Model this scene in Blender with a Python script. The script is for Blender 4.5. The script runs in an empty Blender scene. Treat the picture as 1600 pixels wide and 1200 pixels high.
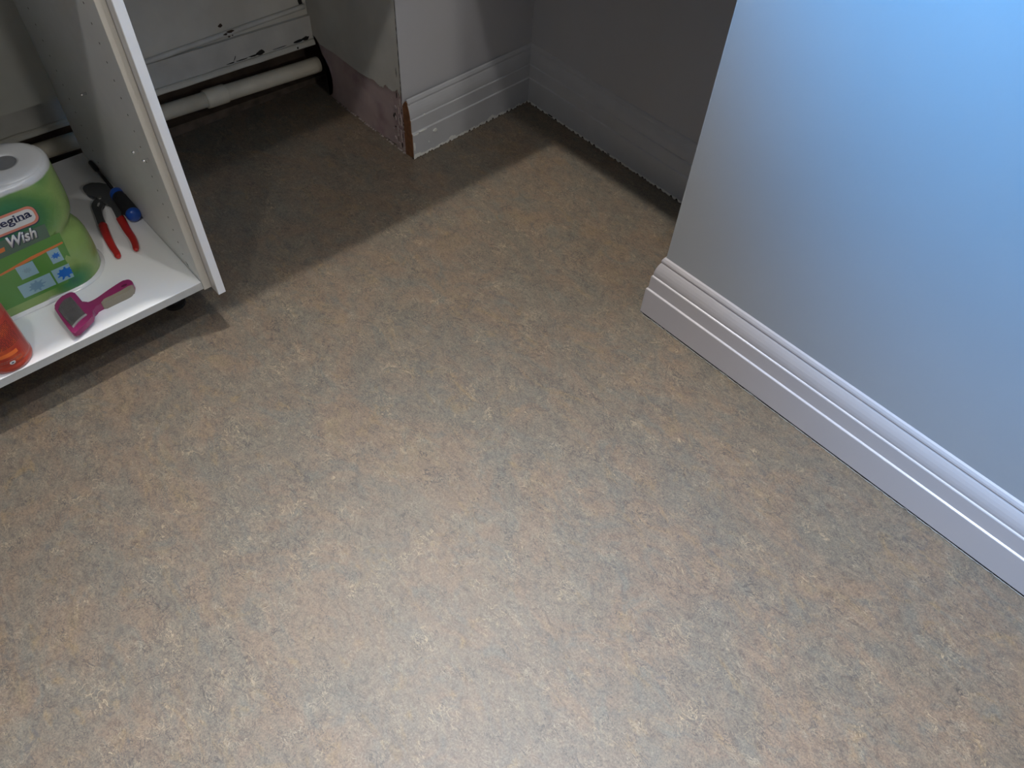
import bpy, bmesh, math, random
from mathutils import Vector, Matrix, noise
random.seed(7)
S = bpy.context.scene
COL = S.collection

# ------------------------------------------------------------------ camera
F = 1171.83
W = ((0.73823102, -0.50701502, 0.44491655),
     (-0.67303283, -0.59781835, 0.43547678),
     (0.04518601, -0.62092591, -0.78256581))
cam_d = bpy.data.cameras.new('camera'); cam = bpy.data.objects.new('camera', cam_d); COL.objects.link(cam)
cam_d.sensor_width = 36; cam_d.lens = F * 36 / 1600; cam_d.clip_start = .02
M = Matrix([[W[r][0], -W[r][1], -W[r][2], (0, 0, 1.25)[r]] for r in range(3)] + [[0, 0, 0, 1]])
cam.matrix_world = M
S.camera = cam

# ------------------------------------------------------------------ world, lamps, exposure
w = bpy.data.worlds.new('world'); S.world = w; w.use_nodes = True
w.node_tree.nodes['Background'].inputs[0].default_value = (.5, .55, .62, 1)
w.node_tree.nodes['Background'].inputs[1].default_value = .25
S.view_settings.view_transform = 'Standard'; S.view_settings.look = 'None'
S.view_settings.gamma = 1; S.view_settings.use_curve_mapping = False
S.view_settings.exposure = 0.0

def lamp(name, kind, loc, power, col, **kw):
    d = bpy.data.lights.new(name, kind); d.energy = power; d.color = col
    for k, v in kw.items(): setattr(d, k, v)
    o = bpy.data.objects.new(name, d); COL.objects.link(o); o.location = loc
    return o
def aim(o, p): o.rotation_euler = (Vector(p) - o.location).to_track_quat('-Z', 'Y').to_euler(); return o
lamp('ceiling_or_fill_lamp', 'POINT', (.655, .33, 2.33), 25, (1, .97, .93), shadow_soft_size=.035)
lamp('ceiling_or_fill_lamp', 'POINT', (.655, 1.115, 2.33), 95, (1, .97, .92), shadow_soft_size=.028)
lamp('ceiling_or_fill_lamp', 'POINT', (.62, -2.6, 2.2), 52, (1, .97, .92), shadow_soft_size=.12)  # added fill behind the camera, lifts the pipes, boards and back wall
lamp('ceiling_downlight', 'SPOT', (-.16, -.32, 2.33), 440, (.78, .85, 1), shadow_soft_size=.05,
     spot_size=math.radians(78), spot_blend=1.0)
aim(lamp('ceiling_spotlight', 'SPOT', (-.38, .33, 2.33), 28, (1, .98, .94), shadow_soft_size=.05,
     spot_size=math.radians(46), spot_blend=.9), (.52, 1.62, .25))
aim(lamp('blue_fill_spot', 'SPOT', (.25, 1.05, 2.20), 570, (.0, .40, 1), shadow_soft_size=.06,  # added blue fill that tints the right wall, no known fitting
     spot_size=math.radians(56), spot_blend=1.0), (1.10, .36, 1.38))

# ------------------------------------------------------------------ helpers
def principled(name):
    m = bpy.data.materials.new(name); m.use_nodes = True
    nt = m.node_tree; return m, nt, nt.nodes['Principled BSDF']
def mat(name, col, rough=.5, metal=0, spec=.5, bump=0, bscale=200, var=0, vscale=30, trans=0, coat=0, col2=None, c2s=10, c2t=(.45, .6)):
    m, nt, b = principled(name)
    b.inputs['Base Color'].default_value = (*col, 1); b.inputs['Roughness'].default_value = rough
    b.inputs['Metallic'].default_value = metal; b.inputs['Specular IOR Level'].default_value = spec
    b.inputs['Transmission Weight'].default_value = trans; b.inputs['Coat Weight'].default_value = coat
    N, L = nt.nodes, nt.links
    tc = N.new('ShaderNodeTexCoord')
    src = None
    if col2:
        n = N.new('ShaderNodeTexNoise'); n.inputs['Scale'].default_value = c2s; n.inputs['Detail'].default_value = 6
        L.new(tc.outputs['Object'], n.inputs['Vector'])
        r = N.new('ShaderNodeValToRGB'); r.color_ramp.elements[0].position = c2t[0]; r.color_ramp.elements[1].position = c2t[1]
        r.color_ramp.elements[0].color = (*col, 1); r.color_ramp.elements[1].color = (*col2, 1)
        L.new(n.outputs['Fac'], r.inputs['Fac']); src = r.outputs['Color']; L.new(src, b.inputs['Base Color'])
    if var:
        n = N.new('ShaderNodeTexNoise'); n.inputs['Scale'].default_value = vscale; n.inputs['Detail'].default_value = 5
        L.new(tc.outputs['Object'], n.inputs['Vector'])
        mr = N.new('ShaderNodeMapRange'); mr.inputs['From Min'].default_value = .3; mr.inputs['From Max'].default_value = .7
        mr.inputs['To Min'].default_value = 1 - var; mr.inputs['To Max'].default_value = 1 + var
        L.new(n.outputs['Fac'], mr.inputs['Value'])
        mx = N.new('ShaderNodeVectorMath'); mx.operation = 'SCALE'
        if src: L.new(src, mx.inputs[0])
        else: mx.inputs[0].default_value = col
        L.new(mr.outputs['Result'], mx.inputs['Scale']); L.new(mx.outputs['Vector'], b.inputs['Base Color'])
    if bump:
        n = N.new('ShaderNodeTexNoise'); n.inputs['Scale'].default_value = bscale; n.inputs['Detail'].default_value = 4
        L.new(tc.outputs['Object'], n.inputs['Vector'])
        bp = N.new('ShaderNodeBump'); bp.inputs['Strength'].default_value = bump; bp.inputs['Distance'].default_value = .002
        L.new(n.outputs['Fac'], bp.inputs['Height']); L.new(bp.outputs['Normal'], b.inputs['Normal'])
    return m

def link(name, bm, m, parent=None, smooth=False, loc=None):
    me = bpy.data.meshes.new(name)
    bmesh.ops.recalc_face_normals(bm, faces=bm.faces)
    bm.to_mesh(me); bm.free()
    if m: me.materials.append(m)
    if smooth:
        for p in me.polygons: p.use_smooth = True
    o = bpy.data.objects.new(name, me); COL.objects.link(o)
    if parent: o.parent = parent
    if loc: o.location = loc
    return o
def empty(name, loc, label, cat, rotz=0, group=None):
    o = bpy.data.objects.new(name, None); COL.objects.link(o); o.location = loc; o.rotation_euler.z = rotz
    o.empty_display_size = .05
    o['label'] = label; o['category'] = cat
    if group: o['group'] = group
    return o
def struct(o): o['kind'] = 'structure'; return o
def add_box(bm, a, b, bev=0, seg=2):
    r = bmesh.ops.create_cube(bm, size=1)
    for v in r['verts']:
        v.co = Vector([(a[i] + b[i]) / 2 + v.co[i] * (b[i] - a[i]) for i in range(3)])
    if bev:
        es = {e for v in r['verts'] for e in v.link_edges}
        bmesh.ops.bevel(bm, geom=list(es), offset=bev, segments=seg, affect='EDGES', profile=.5)
def box(a, b, bev=0, seg=2):
    bm = bmesh.new(); add_box(bm, a, b, bev, seg); return bm
def add_prism(bm, pts, ext):
    """polygon (list of 3D points) extruded by vector ext"""
    ext = Vector(ext)
    a = [bm.verts.new(Vector(p)) for p in pts]; b = [bm.verts.new(Vector(p) + ext) for p in pts]
    n = len(pts)
    fs = [bm.faces.new(a), bm.faces.new(b[::-1])]
    for i in range(n): fs.append(bm.faces.new((a[i], b[i], b[(i + 1) % n], a[(i + 1) % n])))
    return a, b, fs
def prism(pts, ext, bev=0, seg=2):
    bm = bmesh.new(); a, b, fs = add_prism(bm, pts, ext)
    if bev:
        es = [e for e in bm.edges if len(e.link_faces) == 2 and e.calc_face_angle(0) > .6]
        cap = set(fs[0].edges) | set(fs[1].edges)
        bmesh.ops.bevel(bm, geom=list(cap), offset=bev, segments=seg, affect='EDGES', profile=.5)
    bmesh.ops.triangulate(bm, faces=[f for f in bm.faces if len(f.verts) > 4])
    return bm
def smooth_poly(pts, n=6, closed=True):
    """Catmull-Rom through 2D points"""
    out = []; m = len(pts)
    rng = range(m) if closed else range(m - 1)
    for i in rng:
        if closed: p0, p1, p2, p3 = (pts[(i + k - 1) % m] for k in range(4))
        else: p0, p1, p2, p3 = pts[max(i - 1, 0)], pts[i], pts[i + 1], pts[min(i + 2, m - 1)]
        for k in range(n):
            t = k / n
            out.append(tuple(.5 * (2 * p1[j] + (p2[j] - p0[j]) * t + (2 * p0[j] - 5 * p1[j] + 4 * p2[j] - p3[j]) * t * t + (3 * p1[j] - p0[j] - 3 * p2[j] + p3[j]) * t ** 3) for j in range(len(p1))))
    if not closed: out.append(tuple(pts[-1]))
    return out
def add_tube(bm, pts, rads, seg=20, caps=True):
    pts = [Vector(p) for p in pts]; rings = []
    up0 = None
    for i, p in enumerate(pts):
        d = (pts[min(i + 1, len(pts) - 1)] - pts[max(i - 1, 0)]).normalized()
        u = Vector((0, 0, 1)) if up0 is None else up0
        if abs(d.dot(u)) > .98: u = Vector((1, 0, 0))
        s = d.cross(u).normalized(); t = s.cross(d).normalized(); up0 = t
        r = rads[i] if isinstance(rads, (list, tuple)) else rads
        ra, rb = r if isinstance(r, tuple) else (r, r)
        rings.append([bm.verts.new(p + s * ra * math.cos(2 * math.pi * k / seg) + t * rb * math.sin(2 * math.pi * k / seg)) for k in range(seg)])
    for A, B in zip(rings, rings[1:]):
        for k in range(seg): bm.faces.new((A[k], A[(k + 1) % seg], B[(k + 1) % seg], B[k]))
    if caps: bm.faces.new(rings[0]); bm.faces.new(rings[-1][::-1])
def tube(*a, **k):
    bm = bmesh.new(); add_tube(bm, *a, **k); return bm
# camera-free construction helper: measured plan points on a horizontal plane
def R3(px, py):
    d = (px - 800, py - 600, F); return Vector([sum(W[r][k] * d[k] for k in range(3)) for r in range(3)])
def at_z(px, py, z=0.):
    d = R3(px, py); return Vector((0, 0, 1.25)) + d * ((z - 1.25) / d.z)
SH = .130      # top of the cabinet's bottom shelf
def rag(n, amp, seed=0, fr=1.0):
    return [amp * noise.noise(Vector((i * fr, seed * 7.3, 1.7))) for i in range(n)]

# ------------------------------------------------------------------ materials
def floor_material():
    m, nt, b = principled('linoleum')
    N, L = nt.nodes, nt.links
    tc = N.new('ShaderNodeTexCoord')
    def mapping(scale, rot=0):
        mp = N.new('ShaderNodeMapping'); mp.inputs['Scale'].default_value = scale; mp.inputs['Rotation'].default_value = (0, 0, rot)
        L.new(tc.outputs['Object'], mp.inputs['Vector']); return mp.outputs['Vector']
    def nz(vec, scale, detail=4, rough=.55, dist=0, ridged=False):
        n = N.new('ShaderNodeTexNoise'); n.inputs['Scale'].default_value = scale; n.inputs['Detail'].default_value = detail
        n.inputs['Roughness'].default_value = rough; n.inputs['Distortion'].default_value = dist
        L.new(vec, n.inputs['Vector']); return n
    def ramp(fac, stops, interp='LINEAR'):
        r = N.new('ShaderNodeValToRGB'); cr = r.color_ramp; cr.interpolation = interp
        while len(cr.elements) < len(stops): cr.elements.new(.5)
        for e, (p, c) in zip(cr.elements, stops): e.position = p; e.color = (*c, 1) if len(c) == 3 else c
        L.new(fac, r.inputs['Fac']); return r.outputs['Color']
    def mix(fac, a, bb, mode='MIX'):
        x = N.new('ShaderNodeMix'); x.data_type = 'RGBA'; x.blend_type = mode
        for s, v in ((x.inputs[0], fac), (x.inputs[6], a), (x.inputs[7], bb)):
            if isinstance(v, (int, float)): s.default_value = v
            elif isinstance(v, tuple): s.default_value = (*v, 1)
            else: L.new(v, s)
        return x.outputs[2]
    vA = mapping((1, .55, 1), .35)          # marbling drawn out along the roll
    big = nz(vA, 6.0, 9, .70, 1.4)
    base = ramp(big.outputs['Fac'], [(.28, (.188, .181, .158)), (.40, (.212, .190, .158)), (.49, (.230, .193, .155)), (.56, (.252, .195, .150)), (.68, (.268, .213, .145))])
    big2 = nz(mapping((1, .6, 1), -.2), 14, 7, .7, 1.6)
    grey = ramp(big2.outputs['Fac'], [(.50, (0, 0, 0)), (.66, (1, 1, 1))])
    c = mix(grey, base, (.192, .188, .168))
    och = nz(mapping((1.3, .7, 1), .9), 12, 7, .68, 2.0)
    f = ramp(och.outputs['Fac'], [(.56, (0, 0, 0)), (.74, (.75, .75, .75))])
    c = mix(f, c, (.33, .238, .120))
    # small flakes
    fl = nz(vA, 60, 5, .7, 2.5)
    fm = ramp(fl.outputs['Fac'], [(.28, (.60, .60, .61)), (.5, (1, 1, 1)), (.72, (1.30, 1.28, 1.25))])
    c = mix(1.0, c, fm, 'MULTIPLY')
    fine = nz(tc.outputs['Object'], 330, 3, .6, .5)
    fm = ramp(fine.outputs['Fac'], [(.3, (.70, .70, .70)), (.7, (1.28, 1.27, 1.25))])
    c = mix(1.0, c, fm, 'MULTIPLY')
    # worm-like cream curls and dark strokes: thin iso-lines of distorted noise, gated to clusters
    def strokes(scale, width, rot, gate_s, g0, g1, dist=2.2):
        n = nz(mapping((1, .6, 1), rot), scale, 2.2, .55, dist)
        a = N.new('ShaderNodeMath'); a.operation = 'SUBTRACT'; L.new(n.outputs['Fac'], a.inputs[0]); a.inputs[1].default_value = .5
        ab = N.new('ShaderNodeMath'); ab.operation = 'ABSOLUTE'; L.new(a.outputs[0], ab.inputs[0])
        ln = ramp(ab.outputs[0], [(0, (1, 1, 1)), (width, (0, 0, 0))])
        g = nz(mapping((1, 1, 1), rot + 1), gate_s, 3, .6, .6)
        gr = ramp(g.outputs['Fac'], [(g0, (0, 0, 0)), (g1, (1, 1, 1))])
        return mix(1.0, ln, gr, 'MULTIPLY')
    c = mix(strokes(42, .024, .5, 17, .52, .66), c, (.50, .42, .29))
    c = mix(strokes(36, .026, 1.4, 15, .52, .66), c, (.075, .072, .068))
    c = mix(strokes(64, .032, .1, 24, .50, .66), c, (.40, .36, .28))
    c = mix(strokes(75, .034, .8, 25, .52, .60), c, (.09, .085, .08))
    blob = nz(mapping((1, .7, 1), .7), 30, 4, .6, 1.2)
    bf = ramp(blob.outputs['Fac'], [(.64, (0, 0, 0)), (.72, (.6, .6, .6))])
    c = mix(bf, c, (.125, .130, .135))
    c = mix(1.0, c, (.62, .585, .54), 'MULTIPLY')
    L.new(c, b.inputs['Base Color'])
    rr = N.new('ShaderNodeMapRange'); L.new(fl.outputs['Fac'], rr.inputs['Value']); rr.inputs['To Min'].default_value = .42; rr.inputs['To Max'].default_value = .56
    L.new(rr.outputs['Result'], b.inputs['Roughness'])
    b.inputs['Specular IOR Level'].default_value = .55
    bp = N.new('ShaderNodeBump'); bp.inputs['Strength'].default_value = .25; bp.inputs['Distance'].default_value = .0006
    L.new(fine.outputs['Fac'], bp.inputs['Height']); L.new(bp.outputs['Normal'], b.inputs['Normal'])
    return m
MF = floor_material()
M_wall = mat('wall_paint_lavender_grey', (.375, .393, .418), .42, spec=.4, bump=.12, bscale=90, var=.02, vscale=4)
M_wall2 = mat('wall_paint_alcove', (.46, .46, .475), .5, spec=.35, bump=.15, bscale=80, var=.02, vscale=5)
M_old = mat('old_wall_paint_cream', (.54, .52, .465), .6, bump=.35, bscale=40, var=.10, vscale=9)
M_board = mat('old_board_paint', (.50, .49, .455), .45, bump=.3, bscale=50, var=.12, vscale=14)
M_skirt = mat('skirting_gloss_paint', (.50, .475, .49), .28, spec=.5, bump=.05, bscale=60)
M_skirt2 = mat('skirting_worn_paint', (.47, .475, .49), .35, bump=.1, bscale=60, var=.03, vscale=20)
M_chip = mat('bare_filler_white', (.72, .72, .68), .8)
M_plaster = mat('pink_plaster', (.44, .335, .32), .9, bump=.7, bscale=60, var=.14, vscale=12, col2=(.35, .24, .245), c2s=14, c2t=(.5, .68))
M_crumb = mat('plaster_crumb', (.33, .28, .26), .9)
M_wood = mat('bare_brown_wood', (.20, .085, .035), .7, var=.25, vscale=60)
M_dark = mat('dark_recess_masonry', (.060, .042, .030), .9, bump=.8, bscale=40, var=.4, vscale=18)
M_black = mat('gap_shade_black', (.012, .011, .010), .9)  # near-black standing in for the shade inside gaps, cracks and holes
M_pipe = mat('aged_plastic_pipe', (.62, .57, .46), .45, bump=.08, bscale=80, var=.07, vscale=20)
M_rust = mat('rust', (.045, .028, .02), .9, bump=.6, bscale=200)
M_ceil = mat('ceiling_paint', (.32, .32, .31), .8)
M_far = mat('far_wall_paint', (.22, .22, .23), .7)
M_mel = mat('white_melamine', (.84, .84, .845), .30, spec=.5, bump=.03, bscale=300)
M_mel2 = mat('cream_edge_band', (.60, .575, .52), .4, var=.03)
M_edge = mat('grey_edge_band', (.50, .50, .48), .4, var=.05, vscale=60)
M_leg = mat('black_plastic', (.015, .015, .015), .4)
M_top = mat('worktop_laminate', (.10, .10, .105), .35, var=.3, vscale=120)
M_chrome = mat('chrome', (.85, .85, .87), .15, metal=1)

# ------------------------------------------------------------------ room
XR, YC = 1.1000, .642          # right wall plane and its outer corner
XA, YM, XC = 1.4945, 1.4870, 1.0370  # alcove wall, column front face, column side face
struct(link('floor', box((-3.6, -4.1, -.05), (1.62, 2.35, 0)), MF))
struct(link('ceiling', box((-3.6, -4.1, 2.40), (1.7, 2.35, 2.45)), M_ceil))
struct(link('wall_right', box((XR, -4.1, 0), (XA + .1, YC, 2.4), .003, 2), M_wall))
XA0, XA1, YM0, YM1 = 1.4845, 1.5030, 1.4740, 1.4930
struct(link('wall_alcove', prism([(XA0, YC, 0), (XA1, YM + .03, 0), (XA1 + .1, YM + .03, 0), (XA1 + .1, YC, 0)], (0, 0, 2.4)), M_wall2))
struct(link('wall_left', box((-3.6, -4.1, 0), (-3.5, 2.35, 2.4)), M_far))
struct(link('wall_rear', box((-3.5, -4.1, 0), (XR, -4.0, 2.4)), M_far))
# back wall: painted above the boxing board, rough and dark in the recess below it
bm = box((-3.5, 1.915, .20), (1.30, 2.05, 2.4))
wb = struct(link('wall_back', bm, M_old))
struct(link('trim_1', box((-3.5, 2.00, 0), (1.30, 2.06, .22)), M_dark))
# column: plaster core with a broken-out hole for the pipe, front slab, paint skins
foot = []
for i in range(60):
    y = YM + .003 + (1.862 - YM) * i / 60
    lift = .002 + .009 * max(0, 1 - (y - YM) / .10) + (.005 + .006 * max(0, 1 - (y - YM) / .15)) * max(0, noise.noise(Vector((y * 48, 2, 2))) + .2)
    foot.append((y, lift))
core = foot + [(1.866, .001), (1.846, .018), (1.838, .045), (1.836, .070), (1.843, .095), (1.858, .116), (1.875, .128), (1.880, .150), (1.884, .165), (1.898, .172), (1.93, .178), (2.0, .180), (2.0, 2.4), (YM + .003, 2.4)]
wc = struct(link('wall_column', prism([(XC, y, z) for y, z in core], (.024, 0, 0)), M_plaster))
link('front_wall', prism([(XC + .001, YM + .003, 0), (XA1 + .02, YM1 + .003, 0), (XA1 + .02, YM + .05, 0), (XC + .001, YM + .05, 0)], (0, 0, 2.4)), M_plaster, wc)
bm = bmesh.new()
edge = [(1.874, .157), (1.806, .161), (1.744, .159), (1.684, .157), (1.640, .160), (1.612, .166), (1.590, .160), (1.572, .163), (1.559, .177), (1.540, .171), (1.517, .176), (1.505, .188), (1.499, .170), (1.492, .200), (YM + .0015, .150)]
fineedge = []
for i in range(len(edge) - 1):
    for k in range(4):
        t = k / 4; y = edge[i][0] * (1 - t) + edge[i + 1][0] * t; z = edge[i][1] * (1 - t) + edge[i + 1][1] * t
        fineedge.append((y, z + .004 * noise.noise(Vector((y * 160, 3, 0))) * (.3 if y > 1.65 else 1)))
fineedge.append(edge[-1])
pl = [(1.93, .176), (1.895, .170)] + fineedge
bm = bmesh.new(); prev = None
for y, z in pl:
    cur = [bm.verts.new(c) for c in ((XC - .003, y, z), (XC - .003, y, 2.4), (XC + .0001, y, 2.4), (XC + .0001, y, z))]
    if prev:
        for k in range(4): bm.faces.new((prev[k], prev[(k + 1) % 4], cur[(k + 1) % 4], cur[k]))
    else: bm.faces.new(cur)
    prev = cur
bm.faces.new(prev[::-1])
o = link('paint_layer', bm, M_old, wc); o['label'] = 'cream paint with a ragged lower edge'
o = link('paint_layer', prism([(XC - .003, YM, .155), (XA1 + .01, YM1, .155), (XA1 + .01, YM1 + .0032, .155), (XC - .003, YM + .0032, .155)], (0, 0, 2.245)), M_wall2, wc); o['label'] = 'lavender grey paint on the front'
# crack running down the arris, a line of thin dark slivers
bm = bmesh.new()
z = .162; k = 0
while z < .62:
    h = random.uniform(.012, .05); x = XC - .0036
    wdt = random.uniform(.0006, .0018)
    y0 = YM + .0022 + .001 * noise.noise(Vector((z * 40, 0, 0)))
    add_prism(bm, [(x, y0, z), (x, y0 + wdt, z + h * .4), (x, y0 + .0003, z + h), (x, y0 - .0006, z + h * .5)], (.0008, 0, 0))
    z += h + random.uniform(0, .006)
add_prism(bm, [(XC - .0036, 1.504, .222), (XC - .0036, 1.5055, .232), (XC - .0036, 1.5045, .248), (XC - .0036, 1.503, .235)], (.0008, 0, 0))
o = link('crack', bm, M_black, wc); o['kind'] = 'stuff'
# broken plaster near the corner: small proud flakes and crumbs
bm = bmesh.new()
for i in range(70):
    t = random.random() ** 1.5
    y = YM + .006 + .05 * t; z = random.uniform(.0, .165)
    if t > .5 and z > .06 and random.random() < .6: continue
    s = random.uniform(.002, .0065)
    r = bmesh.ops.create_icosphere(bm, subdivisions=1, radius=s)
    for v in r['verts']:
        v.co = Vector((XC + v.co.x * .35, y + v.co.y * random.uniform(.6, 1), z + .001 + abs(v.co.z) * 1.3))
o = link('loose_plaster', bm, M_crumb, wc); o['kind'] = 'stuff'
bm = bmesh.new()
ys = [YM + .004 + .36 * i / 70 for i in range(71)]
for i in range(70):
    y = ys[i]
    if random.random() < .45: continue
    h = .002 + .004 * abs(noise.noise(Vector((y * 60, 1, 0))))
    add_prism(bm, [(XC - .003, y, 0), (XC - .003 - random.random() * .003, y, h * .6), (XC + .001, y, h)], (0, random.uniform(.003, .007), 0))
o = link('plaster_rim', bm, M_crumb, wc); o['kind'] = 'stuff'
bm = bmesh.new()
for y, z, hy, hz in ((YM + .013, .05, .0015, .018), (YM + .020, .098, .003, .007), (YM + .010, .128, .002, .014), (YM + .019, .022, .002, .010), (YM + .006, .085, .0012, .03)):
    pts = [(XC - .0006, y + hy * math.cos(a) * random.uniform(.6, 1.2), z + hz * math.sin(a) * random.uniform(.6, 1.2)) for a in [i * math.pi / 5 for i in range(10)]]
    add_prism(bm, pts, (.001, 0, 0))
def patchx(bm, cy, cz, ry, rz, x, seed, n=13, th=.0012):
    pts = []
    for k in range(n):
        a = 2 * math.pi * k / n; r = .75 + .7 * noise.noise(Vector((math.cos(a) * 1.6 + seed, math.sin(a) * 1.6, seed)))
        pts.append((x, cy + ry * r * math.cos(a), cz + rz * r * math.sin(a)))
    add_prism(bm, pts, (-th, 0, 0))
for cy, cz, ry, rz, sd in ((1.534, .098, .0045, .011, 2), (1.528, .104, .003, .006, 5), (1.531, .066, .005, .003, 7), (1.508, .058, .002, .02, 9), (1.521, .032, .002, .011, 12), (1.504, .020, .0016, .010, 14), (1.515, .168, .002, .012, 16), (1.506, .182, .0016, .012, 18)):
    patchx(bm, cy, cz, ry, rz, XC + .0002, sd, th=.0006)
o = link('gouge', bm, M_black, wc); o['kind'] = 'stuff'
# black sheet painting in the darkness behind the hole
link('cavity_shade', box((XC + .10, 1.80, 0), (XC + .11, 2.0, .21)), M_black, wc)

bm = bmesh.new()
for cy, cz, ry, rz, sd in ((1.527, .094, .004, .010, 31), (1.5205, .055, .0045, .022, 33), (1.513, .090, .003, .018, 35), (1.524, .128, .006, .005, 37), (1.511, .125, .003, .012, 39), (1.515, .018, .005, .009, 41), (1.506, .045, .0025, .020, 43), (1.502, .100, .002, .022, 45), (1.535, .030, .006, .006, 47), (1.5025, .150, .002, .014, 49)):
    patchx(bm, cy, cz, ry, rz, XC + .0002, sd, th=.0022)
bmesh.ops.triangulate(bm, faces=bm.faces[:])
o = link('loose_flakes', bm, mat('flaking_plaster', (.40, .33, .31), .9, bump=.8, bscale=150, var=.25, vscale=70), wc); o['kind'] = 'stuff'

# skirting boards -------------------------------------------------
T = .0185
PROF = [(0, .0062), (T, .0062), (T, .0765), (T - .0006, .0780), (T - .0036, .0800), (T - .0036, .1150), (T - .0046, .1168), (T - .0066, .1180),
        (T - .0062, .1230), (T - .0066, .1300), (T - .0078, .1380), (T - .0098, .1460), (T - .0122, .1530), (T - .0140, .1565), (T - .0140, .1585), (T - .0128, .1600),
        (T - .0134, .1640), (T - .0155, .1690), (T - .0180, .1715), (0, .1720)]
def skirting(name, path, m, closed_ends=True, endcut=None):
    """path: plan points of the wall line with outward unit normals mitred"""
    bm = bmesh.new(); rings = []
    for (x, y, nx, ny) in path:
        rings.append([bm.verts.new((x + nx * d, y + ny * d, z)) for d, z in PROF])
    n = len(PROF)
    for A, B in zip(rings, rings[1:]):
        for k in range(n): bm.faces.new((A[k], B[k], B[(k + 1) % n], A[(k + 1) % n]))
    bm.faces.new(rings[0]); bm.faces.new(rings[-1][::-1])
    return struct(link(name, bm, m))
def subdiv(p, q, n): return [tuple(p[i] + (q[i] - p[i]) * k / n for i in range(4)) for k in range(n + 1)]
sr = skirting('baseboard_right', [(XR, -4.0, -1, 0), (XR, YC, -1, 1), (XA0, YC, 0, 1)], M_skirt)
sa = skirting('baseboard_alcove', [(XA0, YC, -1, 0), (XA1, YM1, -1, 0)], M_skirt2)
sc_ = skirting('baseboard_column', [(XC + .0005, YM0, 0, -1), (XA1, YM1, 0, -1)], M_skirt2)
# brown sawn end of the column skirting
bm = bmesh.new()
pts = [(XC - .0006, YM0 - max(d - .0007, 0), z) for d, z in PROF if 0 < z < .166][1:]
add_prism(bm, [(XC - .0006, YM + .004, .001)] + pts + [(XC - .0006, YM0 + .004, .166), (XC - .0006, YM + .004, .150)], (.0060, 0, 0))
bmesh.ops.triangulate(bm, faces=bm.faces[:])
o = link('sawn_end', bm, M_wood, sc_); o['label'] = 'bare brown wood end'
# chipped paint along the bottom edges
def chips(parent, p0, p1, nrm, n, m, hmin, hmax, seed, gap=.003):
    """jagged strip of bare filler lying on the face of the board"""
    bm = bmesh.new(); p0 = Vector(p0); p1 = Vector(p1); nrm = Vector(nrm)
    prev = None
    for i in range(n + 1):
        t = i / n; p = p0.lerp(p1, t)
        g = noise.noise(Vector((t * n * .09, seed, 0))) + .35
        h = hmin + (hmax - hmin) * max(0, g + .5 * noise.noise(Vector((t * n * .6, seed, 5))))
        lo = .0004 + gap * 1.9 * max(0, .12 + noise.noise(Vector((t * n * .33, seed + 9, 3))))
        if g < -.05: h = lo + .0006
        cur = (p + nrm * .0007 + Vector((0, 0, lo)), p + nrm * .0007 + Vector((0, 0, max(h, lo + .0003))), p + Vector((0, 0, max(h, lo + .0003))), p + Vector((0, 0, lo)))
        cur = [bm.verts.new(v) for v in cur]
        if prev:
            for k in range(4): bm.faces.new((prev[k], prev[(k + 1) % 4], cur[(k + 1) % 4], cur[k]))
        prev = cur
    o = link('chipped_edge', bm, m, parent); o['kind'] = 'stuff'; return o
chips(sr, (XR - T, -2.4, 0), (XR - T, YC + T, 0), (-1, 0, 0), 900, mat('caulk_grey', (.42, .42, .40), .8), .0015, .0045, 1)
chips(sa, (XA0 - T, YC + T, 0), (XA1 - T, YM1 - T, 0), (-1, 0, 0), 260, M_chip, .0062, .0085, 2, .006)
chips(sc_, (XC, YM0 - T, 0), (XA1 - T, YM1 - T, 0), (0, -1, 0), 160, M_chip, .0055, .017, 5, .007)
for par, p, q, n_ in ((sa, (XA0 - T, YC + T), (XA1 - T, YM1 - T), (1, 0)), (sc_, (XC, YM0 - T), (XA1 - T, YM1 - T), (0, 1)), (sr, (XR - T, -2.4), (XR - T, YC + T), (1, 0))):
    link('gap_shade', prism([(p[0] + n_[0] * .0025, p[1] + n_[1] * .0025, .0002), (q[0] + n_[0] * .0025, q[1] + n_[1] * .0025, .0002), (q[0] + n_[0] * .006, q[1] + n_[1] * .006, .0002), (p[0] + n_[0] * .006, p[1] + n_[1] * .006, .0002)], (0, 0, .0058)), M_black, par)['label'] = 'black strip for the shade in the floor gap'  # black strip paints the shade of the gap under the boards
# scuffs on the column skirting
def patch(bm, cx, cz, rx, rz, y, seed, n=14, rot=0):
    pts = []
    for k in range(n):
        a = 2 * math.pi * k / n; r = .75 + .6 * noise.noise(Vector((math.cos(a) * 1.3 + seed, math.sin(a) * 1.3, seed)))
        u, v = rx * r * math.cos(a), rz * r * math.sin(a)
        pts.append((cx + u * math.cos(rot) - v * math.sin(rot), y, cz + u * math.sin(rot) + v * math.cos(rot)))
    add_prism(bm, pts, (0, .0034 if y < 1.46 else .0006, 0))
bm = bmesh.new()
patch(bm, 1.115, .062, .0085, .0050, YM0 + .0005 - T - .0016, 1); patch(bm, XC + .004, .040, .0035, .016, YM0 + .0005 - T - .0016, 2)
patch(bm, XC + .012, .074, .012, .0028, YM0 + .0005 - T - .0016, 3); patch(bm, 1.091, .035, .0018, .002, YM0 + .0005 - T - .0016, 4)
patch(bm, XC + .035, .0775, .016, .0022, YM0 + .0005 - T - .0016, 8); patch(bm, XC + .006, .012, .005, .006, YM0 + .0005 - T - .0016, 9)
patch(bm, 1.085, .118, .003, .0025, YM0 - T + .0040, 11)
bmesh.ops.triangulate(bm, faces=bm.faces[:])
o = link('bare_patches', bm, M_chip, sc_); o['kind'] = 'stuff'

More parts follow.
